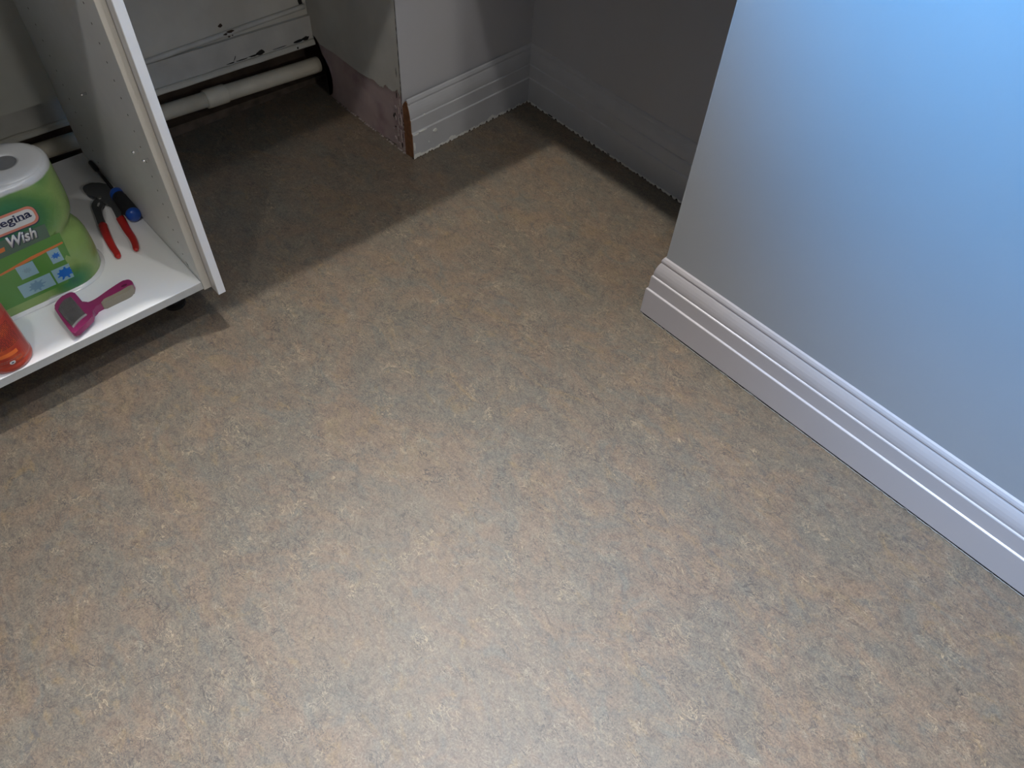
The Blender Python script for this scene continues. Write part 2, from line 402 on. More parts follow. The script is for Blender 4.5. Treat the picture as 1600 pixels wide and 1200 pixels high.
# old boxing board and batten on the back wall ---------------------
def slope(z, x): return z - .024 * (x - .57)
bm = bmesh.new()
def plank(bm, z0, z1, y0, y1, x0=-1.6, x1=1.036):
    add_prism(bm, [(x0, y0, slope(z0, x0)), (x1, y0, slope(z0, x1)), (x1, y0, slope(z1, x1)), (x0, y0, slope(z1, x0))], (0, y1 - y0, 0))
plank(bm, .172, .238, 1.9045, 1.916); t1 = struct(link('trim_2', bm, M_board))
t1['label'] = ''; del t1['label']
bm = bmesh.new()
n = 60; x0, x1 = -1.6, 1.032
prev = None
for i in range(n * 3 + 1):
    x = x0 + (x1 - x0) * i / (n * 3)
    zt = slope(.1735, x) + .0016 * noise.noise(Vector((x * 25, 4, 0))); zb = slope(.1600, x) + .0008 * noise.noise(Vector((x * 18, 9, 0)))
    cur = [bm.verts.new(c) for c in ((x, 1.8935, zb), (x, 1.8925, zb + .003), (x, 1.8945, zt - .003), (x, 1.898, zt), (x, 1.910, zt), (x, 1.910, zb))]
    if prev:
        for k in range(6): bm.faces.new((prev[k], prev[(k + 1) % 6], cur[(k + 1) % 6], cur[k]))
    else: bm.faces.new(cur)
    prev = cur
bm.faces.new(prev[::-1])
t2 = struct(link('trim_3', bm, mat('batten_paint', (.50, .485, .43), .5, bump=.3, bscale=60, var=.08, vscale=20)))
bm = bmesh.new()   # rotten holes and cracks along the top of the batten
for cx, rx, rz, sd in ((.868, .017, .008, 1), (.845, .018, .003, 2), (.812, .024, .0018, 3), (.778, .018, .0016, 4), (.985, .022, .004, 5), (1.010, .014, .007, 6), (.925, .03, .0012, 7)):
    patch(bm, cx, slope(.1765, cx) + rz * .4, rx, rz, 1.9040, sd, rot=-.02)
patch(bm, .791, slope(.186, .79), .0016, .010, 1.9040, 12, rot=-.6)
bmesh.ops.triangulate(bm, faces=bm.faces[:])
o = link('rot_holes', bm, M_black, t1); o['kind'] = 'stuff'
bm = bmesh.new(); patch(bm, .975, slope(.167, .975), .0035, .004, 1.8920, 3); o = link('nail_hole', bm, M_black, t2)
# missing plaster at the top of the back corner
bm = bmesh.new()
patch(bm, 1.020, .262, .0075, .024, 1.9140, 6, rot=.35); o = link('broken_plaster', bm, M_black, wb)

# low timber at the foot of the recess
bm = bmesh.new(); plank(bm, .0, .028, 1.955, 2.0, -1.6, 1.10); struct(link('trim_4', bm, mat('dirty_timber', (.085, .062, .045), .85, var=.4, vscale=30)))

# ------------------------------------------------------------------ pipes
def zp(x): return .1065 - .049 * (x - .565)
t = empty('waste_pipe', (.7, 1.905, 0), 'fat cream plastic waste pipe running low along the back wall', 'pipe')
def loc(t, p): return Vector(p) - t.location
xs = [-.9, -.3, .3, .688, 1.030]
link('pipe_run', tube([loc(t, (x, 1.905, zp(x))) for x in (-1.0, -.3, .3, .7)], .0205, seg=28), M_pipe, t, True)
link('pipe_run', tube([loc(t, (x, 1.905, zp(x))) for x in (.7, .85, 1.0, 1.020, 1.036)], [.0218, .0218, .0218, .0222, .0215], seg=28), M_pipe, t, True)
bm = tube([loc(t, (x, 1.905, zp(x))) for x in (.680, .681, .686, .694, .738, .742, .743)], [.021, .0238, .0248, .0250, .0248, .0240, .021], seg=28)
link('coupling', bm, M_pipe, t, True)
t = empty('water_pipe', (.8, 1.9045, .25), 'thin painted pipe along the back wall above the old board', 'pipe')
zu = lambda x: .2425 + .021 * (x - .57)
link('pipe_run', tube([loc(t, (x, 1.9115, zu(x))) for x in (-1.2, .2, .6, .80, 1.0, 1.026)], .0070, seg=16), M_board, t, True)
bm = bmesh.new()
for (cx, cz, rx, rz, sd) in ((.779, .269, .008, .0055, 1), (.797, .2525, .0125, .0042, 2), (.783, .2495, .007, .0030, 6), (.791, .241, .0045, .0025, 3), (.801, .2415, .0028, .0018, 4)):
    patch(bm, cx, cz, rx, rz, 1.9038 if cz < .26 else 1.914, sd)
bmesh.ops.triangulate(bm, faces=bm.faces[:])
for v in bm.verts: v.co -= t.location
o = link('pipe_clip', bm, M_rust, t); o['label'] = 'rusted dark clip with paint flaked off'

# ------------------------------------------------------------------ base cabinet
CX0, CX1, CY0, CY1, CZ0, CZ1 = -.255, .325, 1.242, 1.826, .112, .880
cab = empty('base_cabinet', (.03, 1.50, 0), 'open white base cabinet without a door, on short legs', 'cabinet')
def cpart(name, bm, m, **k):
    for v in bm.verts: v.co -= cab.location
    return link(name, bm, m, cab, **k)
cpart('bottom_panel', box((CX0, CY0 + .001, CZ0), (CX1 - .0006, CY1, SH), .0006, 1), M_mel)
cpart('front_edging', box((CX0, CY0 - .0002, CZ0), (CX1 - .0006, CY0 + .0009, SH - .0006)), M_edge)['label'] = 'grey edging strip'
sp = cpart('side_panel', box((CX1, CY0 + .001, CZ0 - .004), (CX1 + .0165, CY1, CZ1), .0006, 1), mat('white_carcass_side', (.78, .78, .765), .4, var=.02))
cpart('front_edging', box((CX1 + .0002, CY0 - .0004, CZ0 - .004), (CX1 + .0163, CY0 + .0009, CZ1)), M_mel2)['label'] = 'cream edging strip'
cpart('side_panel', box((CX0 - .0165, CY0, CZ0 - .004), (CX0, CY1, CZ1), .0006, 1), M_mel2)
cpart('end_panel', box((CX1 + .0170, CY0 - .027, CZ0 - .010), (CX1 + .0335, CY1, CZ1), .001, 1), M_mel)['label'] = 'white end panel standing proud of the carcass'
cpart('back_panel', box((CX0, CY1 - .012, .280), (CX1, CY1 - .006, CZ1)), mat('back_hardboard', (.46, .46, .42), .55, var=.03))
cpart('top_rail', box((CX0, CY0 + .002, CZ1 - .018), (CX1, CY0 + .10, CZ1)), M_mel)
cpart('top_rail', box((CX0, CY1 - .12, CZ1 - .018), (CX1, CY1 - .02, CZ1)), M_mel)
for x in (CX0 + .04, CX1 - .04):
    for y in (CY0 + .12, CY1 - .06):
        bm = tube([(x, y, 0), (x, y, .008), (x, y, .010), (x, y, .090), (x, y, .095), (x, y, CZ0)], [.024, .024, .016, .016, .028, .028], seg=18)
        cpart('leg', bm, M_leg)
for y, z in ((1.280, .409), (1.326, .402), (1.533, .421)):
    bm = tube([(CX1 + .0002, y, z), (CX1 - .010, y, z + .0006), (CX1 - .0115, y, z + .0006)], [.0026, .0026, .0018], seg=12)
    cpart('shelf_pin', bm, M_chrome, smooth=True)
bm = bmesh.new()
for y, z0 in ((1.300, .168), (1.705, .168)):
    for k in range(20):
        z = z0 + .032 * k
        if z > .85: break
        add_tube(bm, [(CX1 - .0003, y, z), (CX1 + .0004, y, z)], .0019, seg=10)
o = cpart('pin_holes', bm, mat('hole_shadow', (.10, .095, .09), .9)); o['kind'] = 'stuff'
bm = bmesh.new()
for k in range(3):
    add_box(bm, (CX1 - .0003, 1.292 + k * .003, .137 + k * .0012), (CX1 + .0004, 1.2932 + k * .003, .146 + k * .0012))
o = cpart('scratches', bm, mat('scratch_grey', (.25, .25, .24), .8)); o['kind'] = 'stuff'

# worktop: L-shaped, over the cabinet and along the alcove
YF, XF = 1.210, 1.117
bm = bmesh.new()
pts = [(-1.6, YF), (XF, YF), (XF, YC + .01), (XA, YC + .01), (XA, YM), (XC - .004, YM), (XC - .004, 1.90), (-1.6, 1.90)]
bm = prism([(x, y, .882) for x, y in pts], (0, 0, .038), .002, 2)
ct = link('countertop', bm, M_top); ct['label'] = 'dark L-shaped worktop over the cabinet and the alcove'; ct['category'] = 'worktop'

# ------------------------------------------------------------------ paper roll pack
PC = (.0, 1.455); RR = .072
def film_material():
    m, nt, b = principled('printed_film'); N, L = nt.nodes, nt.links
    tc = N.new('ShaderNodeTexCoord'); sx = N.new('ShaderNodeSeparateXYZ'); L.new(tc.outputs['Object'], sx.inputs[0])
    def math_(op, a, b_=None, c_=None):
        n = N.new('ShaderNodeMath'); n.operation = op
        for i, v in enumerate((a, b_, c_)):
            if v is None: continue
            if isinstance(v, (int, float)): n.inputs[i].default_value = v
            else: L.new(v, n.inputs[i])
        return n.outputs[0]
    nz = N.new('ShaderNodeTexNoise'); nz.inputs['Scale'].default_value = 14; nz.inputs['Detail'].default_value = 3; nz.inputs['Distortion'].default_value = .6
    L.new(tc.outputs['Object'], nz.inputs['Vector'])
    nn = math_('MULTIPLY', math_('SUBTRACT', nz.outputs['Fac'], .5), .035)
    def dist(cx, cz, sxx, szz):
        dx = math_('DIVIDE', math_('SUBTRACT', sx.outputs['X'], cx), sxx); dz = math_('DIVIDE', math_('SUBTRACT', sx.outputs['Z'], cz), szz)
        return math_('ADD', math_('SQRT', math_('ADD', math_('MULTIPLY', dx, dx), math_('MULTIPLY', dz, dz))), math_('MULTIPLY', nn, 9))
    def ramp(fac, stops):
        r = N.new('ShaderNodeValToRGB'); cr = r.color_ramp
        while len(cr.elements) < len(stops): cr.elements.new(.5)
        for e, (p, c) in zip(cr.elements, stops): e.position = p; e.color = (*c, 1)
        L.new(fac, r.inputs['Fac']); return r.outputs['Color']
    def mix(f, a, bb):
        x = N.new('ShaderNodeMix'); x.data_type = 'RGBA'
        for s, v in ((x.inputs[0], f), (x.inputs[6], a), (x.inputs[7], bb)):
            if isinstance(v, (int, float)): s.default_value = v
            elif isinstance(v, tuple): s.default_value = (*v, 1)
            else: L.new(v, s)
        return x.outputs[2]
    DK, MD, LG, LM = (.006, .085, .040), (.035, .16, .045), (.10, .235, .055), (.23, .35, .10)
    d1 = dist(.075, .190, .098, .075)
    c = ramp(d1, [(0, DK), (.42, (.015, .16, .06)), (.62, MD), (.8, LG), (1.0, LM)])
    d2 = dist(.128, .022, .05, .038)
    c2 = ramp(d2, [(0, (.008, .12, .06)), (.35, (.03, .2, .06)), (.7, LG), (1, LM)])
    sel = N.new('ShaderNodeMapRange'); L.new(sx.outputs['Z'], sel.inputs['Value']); sel.inputs['From Min'].default_value = .10; sel.inputs['From Max'].default_value = .13
    c = mix(sel.outputs['Result'], c2, c)
    d3 = dist(.160, .258, .026, .040)      # dark blotch at the top right
    c = mix(ramp(d3, [(.15, (.8, .8, .8)), (1, (0, 0, 0))]), c, (.05, .20, .05))
    # clear film at the foot and white over the top
    foot = N.new('ShaderNodeMapRange'); L.new(math_('ADD', sx.outputs['Z'], nn), foot.inputs['Value']); foot.inputs['From Min'].default_value = .004; foot.inputs['From Max'].default_value = .010
    c = mix(foot.outputs['Result'], (.50, .52, .47), c)
    top = N.new('ShaderNodeMapRange'); L.new(math_('ADD', sx.outputs['Z'], math_('MULTIPLY', nn, .3)), top.inputs['Value']); top.inputs['From Min'].default_value = .2445; top.inputs['From Max'].default_value = .2485
    c = mix(top.outputs['Result'], c, (.50, .51, .52))
    L.new(c, b.inputs['Base Color']); b.inputs['Roughness'].default_value = .32
    b.inputs['Coat Weight'].default_value = .4; b.inputs['Coat Roughness'].default_value = .15
    n2 = N.new('ShaderNodeTexNoise'); n2.inputs['Scale'].default_value = 38; n2.inputs['Detail'].default_value = 3; n2.inputs['Distortion'].default_value = 1.5
    L.new(tc.outputs['Object'], n2.inputs['Vector'])
    bp = N.new('ShaderNodeBump'); bp.inputs['Strength'].default_value = .45; bp.inputs['Distance'].default_value = .003
    L.new(n2.outputs['Fac'], bp.inputs['Height']); L.new(bp.outputs['Normal'], b.inputs['Normal'])
    return m
def lathe(bm, cx, prof, seg=48):
    rings = [[bm.verts.new((cx + r * math.cos(2 * math.pi * k / seg), r * math.sin(2 * math.pi * k / seg), z)) for k in range(seg)] for r, z in prof]
    for A, B in zip(rings, rings[1:]):
        for k in range(seg): bm.faces.new((A[k], A[(k + 1) % seg], B[(k + 1) % seg], B[k]))
    if prof[-1][0] < .01: bm.faces.new(rings[-1])
pack = empty('paper_roll_pack', (.0, 1.455, SH), 'green film-wrapped pack of white paper rolls on the cabinet shelf', 'paper towels')
def stadium(r, xr, xl, n=22):
    out = []
    for k in range(n + 1):
        a = -math.pi / 2 + math.pi * k / n; out.append((xr + r * math.cos(a), r * math.sin(a)))
    for k in range(n + 1):
        a = math.pi / 2 + math.pi * k / n; out.append((xl + r * math.cos(a), r * math.sin(a)))
    return out
rows = [(0.000, .071), (.003, .0735), (.010, .0745), (.030, .0755), (.055, .0755), (.078, .0745), (.095, .071), (.108, .0645), (.116, .0585), (.122, .0565), (.128, .0585), (.134, .0630), (.142, .0675), (.155, .0705), (.180, .0720), (.215, .0722), (.240, .0722), (.250, .0720), (.2555, .0705), (.2590, .0672), (.2600, .062)]
bm = bmesh.new(); rings = []
for z, r in rows:
    pts = stadium(r, .127, -.160)
    ring = []
    for x, y in pts:
        yy = y
        if y < 0 and z < .258:      # the printed front is stretched flat, the waist shows only round the sides
            f = max(0, min(1, (.165 - x) / .03)); f = f * f * (3 - 2 * f)
            if x > -.17: yy = y * (1 - f) + (-.0718 * (y / -r if r else 0)) * f if False else (y if y > -r * .98 and x > .127 else y)
            if x <= .1271: yy = -.0720 if .01 < z < .245 else y
            elif .09 < z < .15:
                k = max(0, 1 - (x - .127) / .05); yy = y * (1 - k) + (-.0720 * abs(y) / r) * k
        wr = .0012 * noise.noise(Vector((x * 30, yy * 30, z * 26)))
        ring.append(bm.verts.new((x + wr, yy + wr * .5, z)))
    rings.append(ring)
n = len(rings[0])
for A, B in zip(rings, rings[1:]):
    for k in range(n): bm.faces.new((A[k], A[(k + 1) % n], B[(k + 1) % n], B[k]))
bm.faces.new(rings[0]); tf = bm.faces.new(rings[-1][::-1])
film = link('film_wrap', bm, film_material(), pack, True)
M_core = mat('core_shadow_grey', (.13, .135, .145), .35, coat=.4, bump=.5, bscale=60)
M_paper = mat('white_paper_under_film', (.50, .51, .52), .4, coat=.3, bump=.7, bscale=55)
for cx in (.127, -.017, -.160):
    bm = bmesh.new()
    lathe(bm, cx, [(.066, .2590), (.0640, .2618), (.057, .2632), (.040, .2634), (.028, .2632), (.0225, .2622), (.0225, .2604)])
    for v in bm.verts:
        rr_ = math.hypot(v.co.x - cx, v.co.y)
        if rr_ > .026: v.co.z += .0009 * noise.noise(Vector((v.co.x * 70, v.co.y * 70, cx * 9)))
    link('paper_roll', bm, M_paper, pack, True)
    bm = bmesh.new()
    lathe(bm, cx, [(.0226, .2604), (.0222, .2616), (.018, .2612), (.010, .2609), (.003, .2608)])
    link('core', bm, M_core, pack, True)
# loose clear film flange at the foot
bm = bmesh.new()
inner = stadium(.074, .127, -.160); outer = stadium(.0805, .127, -.160)
vi = [bm.verts.new((x, y, .0060)) for x, y in inner]; vo = [bm.verts.new((x, y, .0016 + .0006 * math.sin(k * 1.7))) for k, (x, y) in enumerate(outer)]
vb = [bm.verts.new((x, y, .0006)) for x, y in outer]
for k in range(n):
    bm.faces.new((vi[k], vi[(k + 1) % n], vo[(k + 1) % n], vo[k])); bm.faces.new((vo[k], vo[(k + 1) % n], vb[(k + 1) % n], vb[k]))
link('film_seam', bm, mat('clear_film', (.66, .67, .66), .2, coat=.5), pack, True)
# ---- flat print on the front (x, z in pack coordinates: z measured from the shelf)
YP = -.0722
def ink(name, col, rough=.35): return mat(name, col, rough, coat=.3)
I_white, I_navy, I_salmon, I_orange = ink('ink_white', (.62, .62, .60)), ink('ink_navy', (.012, .018, .075)), ink('ink_salmon', (.60, .20, .13)), ink('ink_orange', (.62, .17, .04))
I_sky, I_blue, I_dgreen, I_lgreen, I_grey = ink('ink_sky', (.26, .42, .47)), ink('ink_blue', (.0, .13, .50)), ink('ink_green_band', (.05, .17, .06)), ink('ink_panel_green', (.085, .24, .04)), ink('ink_grey_green', (.075, .13, .09))
def flat(name, pts, m, layer, parent=pack, label=None):
    y = YP - .0003 - layer * .00022
    bm = bmesh.new(); add_prism(bm, [(x, y, z) for x, z in pts], (0, .00018, 0))
    bmesh.ops.triangulate(bm, faces=[f for f in bm.faces if len(f.verts) > 4])
    o = link(name, bm, m, parent)
    if label: o['label'] = label
    return o
def rrect(x0, z0, x1, z1, r, n=6):
    out = []
    for cx, cz, a0 in ((x1 - r, z1 - r, 0), (x0 + r, z1 - r, 90), (x0 + r, z0 + r, 180), (x1 - r, z0 + r, 270)):
        for k in range(n + 1):
            a = math.radians(a0 + 90 * k / n); out.append((cx + r * math.cos(a), cz + r * math.sin(a)))
    return out
def text(name, body, x0, z0, width, height, m, layer, shear=0, offset=0, parent=pack, serif=False):
    cu = bpy.data.curves.new(name, 'FONT'); cu.body = body; cu.size = 1; cu.offset = offset; cu.resolution_u = 3; cu.extrude = .0
    ob = bpy.data.objects.new(name, cu); COL.objects.link(ob)
    bpy.context.view_layer.update()
    me = bpy.data.meshes.new_from_object(ob.evaluated_get(bpy.context.evaluated_depsgraph_get()))
    COL.objects.unlink(ob); bpy.data.objects.remove(ob)
    xs = [v.co.x for v in me.vertices]; ys = [v.co.y for v in me.vertices]
    ax, bx, ay, by = min(xs), max(xs), min(ys), max(ys)
    sx_, sz_ = width / (bx - ax), height / (by - ay)
    bm = bmesh.new(); bm.from_mesh(me)
    y = YP - .0003 - layer * .00022
    for v in bm.verts:
        u, q = (v.co.x - ax) * sx_, (v.co.y - ay) * sz_
        v.co = Vector((x0 + u + shear * q, y, z0 + q))
    r = bmesh.ops.extrude_face_region(bm, geom=bm.faces[:])
    for e in r['geom']:
        if isinstance(e, bmesh.types.BMVert): e.co.y += .00018
    return link(name, bm, m, parent)
flat('print_band', [(-.16, .122), (.128, .128), (.131, .166), (-.16, .168)], I_grey, 0, label='dark grey green band behind the lettering')
flat('print_panel', [(-.06, .012), (.108, .008), (.143, .078), (.146, .137), (-.06, .128)], I_lgreen, 1)['label'] = 'bright green panel with the pictures'
bd = flat('badge', rrect(-.040, .1725, .1295, .2125, .014), I_navy, 2, label='rounded logo badge with navy edge')
flat('badge_rim', rrect(-.040, .1745, .1285, .2135, .014), I_salmon, 3, label='salmon border of the badge')
flat('badge_face', rrect(-.037, .1795, .1240, .2085, .011), I_white, 4)
text('lettering', 'Regina', .050, .1855, .069, .0215, I_navy, 5, offset=.022)['label'] = 'navy word Regina'
# serifs added to the letters so the word reads bold and bracketed
bm = bmesh.new()
for x, z in ((.0505, .1908), (.0565, .1908), (.0925, .1908), (.0995, .1908), (.1055, .1908)):
    add_box(bm, (x - .0014, YP - .0016, z - .0006), (x + .0036, YP - .0014, z + .0004))
link('serifs', bm, I_navy, pack)['kind'] = 'stuff'
text('lettering', 'Wish', .0555, .1440, .054, .0255, I_navy, 3, shear=.25, offset=.05)['label'] = 'dark shadow of the white lettering'
text('lettering', 'Wish', .0545, .1455, .054, .0245, I_white, 4, shear=.25, offset=.03)['label'] = 'white slanted word Wish'
flat('swoosh', [(.00, .140), (.050, .1445), (.052, .1530), (.00, .150)], I_orange, 1, label='orange swoosh')
flat('stripe', [(.020, .103), (.080, .1125), (.1425, .1165), (.1430, .1125), (.080, .1055), (.020, .099)], I_orange, 2, label='orange stripe')
def card(x0, z0, x1, z1, m=I_sky): return flat('picture_card', [(x0, z0), (x1, z0), (x1, z1), (x0, z1)], m, 3, label='pale blue picture card')
def splat(cx, cz, r, m, seed, parent, n=9, spike=.55, lay=4):
    pts = []; rnd = random.Random(seed)
    for k in range(n):
        a = 2 * math.pi * k / n; rs = r * rnd.uniform(.75, 1.15)
        for da, q in ((-.45, .66), (-.24, .70), (-.17, .62 + .30 * rs / r), (0, .06 + 1.0 * rs / r), (.17, .62 + .30 * rs / r), (.24, .70)):
            aa = a + da * 2 * math.pi / n
            pts.append((cx + r * q * math.cos(aa) * 1.1, cz + r * q * math.sin(aa) * .85))
    y = YP - .0003 - lay * .00022; bm = bmesh.new()
    vs = [bm.verts.new((x, y, z)) for x, z in pts]; vc = bm.verts.new((cx, y, cz))
    for i in range(len(vs)): bm.faces.new((vc, vs[i], vs[(i + 1) % len(vs)]))
    return link('splat', bm, m, parent)
c = card(.109, .0775, .1305, .1090); splat(.1205, .0935, .0082, I_blue, 1, c, 8)
c = card(.099, .0315, .1415, .0655); splat(.1205, .0490, .0165, I_blue, 4, c)
faded = ink('ink_faded_blue', (.15, .28, .36))
c = card(.048, .0725, .080, .1030); splat(.064, .088, .008, ink('ink_grey_blue', (.22, .34, .38)), 3, c, 9)
c = card(.034, .0320, .0955, .0630); splat(.064, .0475, .015, faded, 6, c, 9)

# ------------------------------------------------------------------ red bottle
BPX, BPY = -.0455, 1.2805
bot = empty('spray_bottle', (BPX, BPY, SH), 'red plastic bottle with a label standing in front of the paper roll pack', 'bottle')
M_red = mat('red_plastic', (.42, .045, .022), .28, coat=.3, spec=.5, var=.06, vscale=40)
def oval(rx, ry, n=40): return [(rx * math.cos(2 * math.pi * k / n), ry * math.sin(2 * math.pi * k / n)) for k in range(n)]
BX, BY = .0415, .0385
prof = [(0, .86), (.002, .95), (.006, 1.0), (.013, 1.015), (.0155, .985), (.018, .985), (.0205, 1.0), (.06, 1.0), (.12, .99), (.145, .95), (.160, .80), (.170, .55), (.175, .38), (.180, .36), (.195, .36)]
def oval_body(prof, rx, ry):
    bm = bmesh.new(); rings = []
    for z, s in prof: rings.append([bm.verts.new((x * s, y * s, z)) for x, y in oval(rx, ry)])
    n = len(rings[0])
    for A, B in zip(rings, rings[1:]):
        for k in range(n): bm.faces.new((A[k], A[(k + 1) % n], B[(k + 1) % n], B[k]))
    bm.faces.new(rings[0]); bm.faces.new(rings[-1][::-1]); return bm
link('body', oval_body(prof, BX, BY), M_red, bot, True)
link('cap', oval_body([(.190, .9), (.191, 1), (.225, .92), (.228, .7)], .017, .017), mat('cap_white', (.7, .7, .7), .4), bot, True)
def wrap(name, quads, m, off=.0003, parent=bot):
    """thin raised rectangles (angle0, angle1, z0, z1) following the bottle's surface"""
    bm = bmesh.new()
    for a0, a1, z0, z1 in quads:
        k = max(1, int(abs(a1 - a0) / 6)); prev = None
        for i in range(k + 1):
            a = math.radians(a0 + (a1 - a0) * i / k)
            cur = [bm.verts.new(((BX * s + o_) * math.cos(a), (BY * s + o_) * math.sin(a), z)) for (z, o_, s) in ((z0, off, 1), (z1, off, 1), (z1, -.0002, 1), (z0, -.0002, 1))]
            if prev:
                for j in range(4): bm.faces.new((prev[j], prev[(j + 1) % 4], cur[(j + 1) % 4], cur[j]))
            else: bm.faces.new(cur)
            prev = cur
        bm.faces.new(prev[::-1])
    return link(name, bm, m, parent)
wrap('label', [(-165, -20, .022, .115)], mat('red_label', (.40, .035, .02), .35, col2=(.62, .10, .02), c2s=35, c2t=(.5, .72)), .0005)['label'] = 'glossy red label'
qs = []; rnd = random.Random(5)
for i in range(16):
    z = .058 + i * .0032; a = -150
    while a < -42:
        l = rnd.uniform(4, 12)
        qs.append((a, min(a + l, -40), z, z + .0011)); a += l + rnd.uniform(1.5, 3)
o = wrap('small_print', qs, ink('ink_dark_red', (.10, .015, .015)), .0008); o['kind'] = 'stuff'
qs = []
for i in range(2):
    z = .027 + i * .0036; a = -125
    while a < -62:
        l = rnd.uniform(3, 6); qs.append((a, a + l, z, z + .0013)); a += l + 1.6
o = wrap('small_print', qs, ink('ink_pale', (.30, .12, .10)), .0008); o['kind'] = 'stuff'
wrap('label_flash', [(-125, -62, .0395, .048)], ink('ink_flash', (.78, .16, .03)), .0007)['label'] = 'orange flash'
for rr_, m_, off in ((.0046, I_white, .0011), (.0022, I_navy, .0014)):
    bm = bmesh.new(); a = math.radians(-88); ctr = Vector((BX * math.cos(a), BY * math.sin(a), .0245)); nrm = Vector((math.cos(a), math.sin(a), 0)); tg = Vector((-nrm.y, nrm.x, 0))
    add_prism(bm, [ctr + nrm * off + tg * rr_ * 1.1 * math.cos(t_) + Vector((0, 0, rr_ * math.sin(t_) * (.8 if rr_ > .003 else .5))) for t_ in [i * math.pi / 10 for i in range(20)]], -nrm * .0012)
    link('recycling_mark', bm, m_, bot)

# ------------------------------------------------------------------ pliers
M_steel = mat('dark_steel', (.14, .145, .15), .42, metal=.75, bump=.2, bscale=200)
M_grip = mat('red_dipped_grip', (.42, .018, .015), .38, coat=.2, var=.12, vscale=30)
pc = at_z(160, 330, SH)
pli = empty('slip_joint_pliers', pc, 'water pump pliers with red dipped handles lying on the shelf', 'pliers')
def plate(name, px, z0, th, m, parent, origin, bev=.0016, sm=4, seg=2, flatten=None):
    pts = [at_z(x, y, SH + z0 + th * .6) for x, y in (smooth_poly(px, sm) if sm else px)]
    bm = prism([(p.x, p.y, SH + z0) for p in pts], (0, 0, th), bev, seg)
    for v in bm.verts: v.co -= origin
    return link(name, bm, m, parent)
up = [(129.5, 296), (131, 292), (137, 288.5), (150, 286.5), (163, 288), (171, 291), (177, 301), (182, 313), (188, 328), (191, 336), (183, 341), (177, 330), (170.5, 319.5), (165.5, 319), (160, 317), (155, 312), (149, 309.5), (141, 306.5), (134, 302.5)]
plate('upper_jaw', up, .0060, .0065, M_steel, pli, pc, sm=3)
lo = [(146, 316), (150, 311.5), (157, 310), (163, 312), (165, 318), (160, 324), (159.5, 332), (162, 341), (164.5, 348), (154, 351.5), (150, 341), (145.5, 330), (143.5, 322)]
plate('lower_jaw', lo, .0012, .0062, M_steel, pli, pc, sm=3)
def grip(px, rad, zc):
    P = []
    for (x, y) in smooth_poly(px, 5, closed=False):
        q = at_z(x, y, SH + zc); P.append(q - pc)
    n_ = len(P); rr_ = [(max(.0012, rad * (.30 + .70 * min(1, i / 2)) * (1.12 - .38 * i / n_)) , .0056 * (.55 + .45 * min(1, i / 2))) for i in range(n_)]
    rr_[-1] = (rad * .35, .003); rr_[-2] = (rad * .62, .0046)
    return link('grip', tube(P, rr_, seg=16), M_grip, pli, True)
grip([(159, 348), (163, 359), (169, 373), (176, 386), (182, 395), (185, 402.5)], .0083, .0062)
grip([(186, 337), (192, 348), (199, 360), (206.5, 371), (211, 381), (213, 391.5)], .0083, .0066)
q = at_z(155.5, 309, SH + .013) - pc
link('pivot_bolt', tube([q + Vector((0, 0, -.010)), q + Vector((0, 0, .0005)), q + Vector((0, 0, .0012))], [.0050, .0050, .0038], seg=18), mat('bolt_steel', (.3, .3, .3), .3, metal=.9), pli, True)
q = at_z(153.5, 320, SH + .008) - pc
bm = bmesh.new()
pp = [(151.5, 322), (153, 317.5), (155.5, 316.5), (156, 318.5), (154, 323)]
add_prism(bm, [at_z(x, y, SH + .0076) - pc for x, y in pp], (0, 0, .0004))
link('worn_slot', bm, mat('bright_steel', (.62, .62, .60), .3, metal=.4), pli)
bm = bmesh.new()
for k in range(5):
    a_ = at_z(136 + k * 2.6, 304 + k * 1.3, SH + .0125) - pc
    add_box(bm, (a_.x - .0006, a_.y - .003, a_.z - .0045), (a_.x + .0006, a_.y + .002, a_.z + .0004))
link('jaw_teeth', bm, M_steel, pli)['kind'] = 'stuff'

# ------------------------------------------------------------------ screwdriver
M_blk = mat('black_rubber', (.010, .011, .014), .45)
M_blu = mat('blue_plastic', (.005, .075, .42), .3, coat=.3)
e1 = at_z(210, 337, SH + .0165); 
hs = at_z(181.5, 301.5, SH + .0160); tip = at_z(141, 253, SH + .0062)
tip.z = SH + .0060
sd = empty('screwdriver', (e1 + tip) / 2 - Vector((0, 0, 0)), 'screwdriver with a black and blue handle lying against the cabinet side', 'screwdriver')
sd.location.z = SH
def on(t_): return hs.lerp(e1, t_) - sd.location
def ont(t_): return tip.lerp(hs, t_) - sd.location
link('collar', tube([on(x) for x in (-.06, -.03, .02, .08, .16, .22)], [.0075, .0125, .0152, .0160, .0152, .0145], seg=26), M_blu, sd, True)
bm = tube([on(x) for x in (.10, .18, .27, .40, .60, .76, .88, .94)], [.0145, .0150, .0150, .0158, .0163, .0163, .0160, .0152], seg=30)
link('handle', bm, M_blk, sd, True)
link('end_cap', tube([on(x) for x in (.90, .93, .97, 1.02, 1.05, 1.065)], [.0155, .0163, .0160, .0140, .0095, .003], seg=26), M_blu, sd, True)
for k in range(6):
    a = 2 * math.pi * k / 6 + .3
    d = (e1 - hs).normalized(); s = d.cross(Vector((0, 0, 1))).normalized(); u = s.cross(d)
    off = (s * math.cos(a) + u * math.sin(a)) * .0150
    link('grip_rib', tube([on(x) + off for x in (.28, .33, .55, .78, .84)], [.0006, .0016, .0018, .0016, .0006], seg=8), M_blk, sd, True)
link('shaft', tube([ont(x) for x in (.12, .5, 1.0)], [.0036, .0036, .0036], seg=14), mat('black_steel', (.03, .03, .032), .3, metal=.6), sd, True)
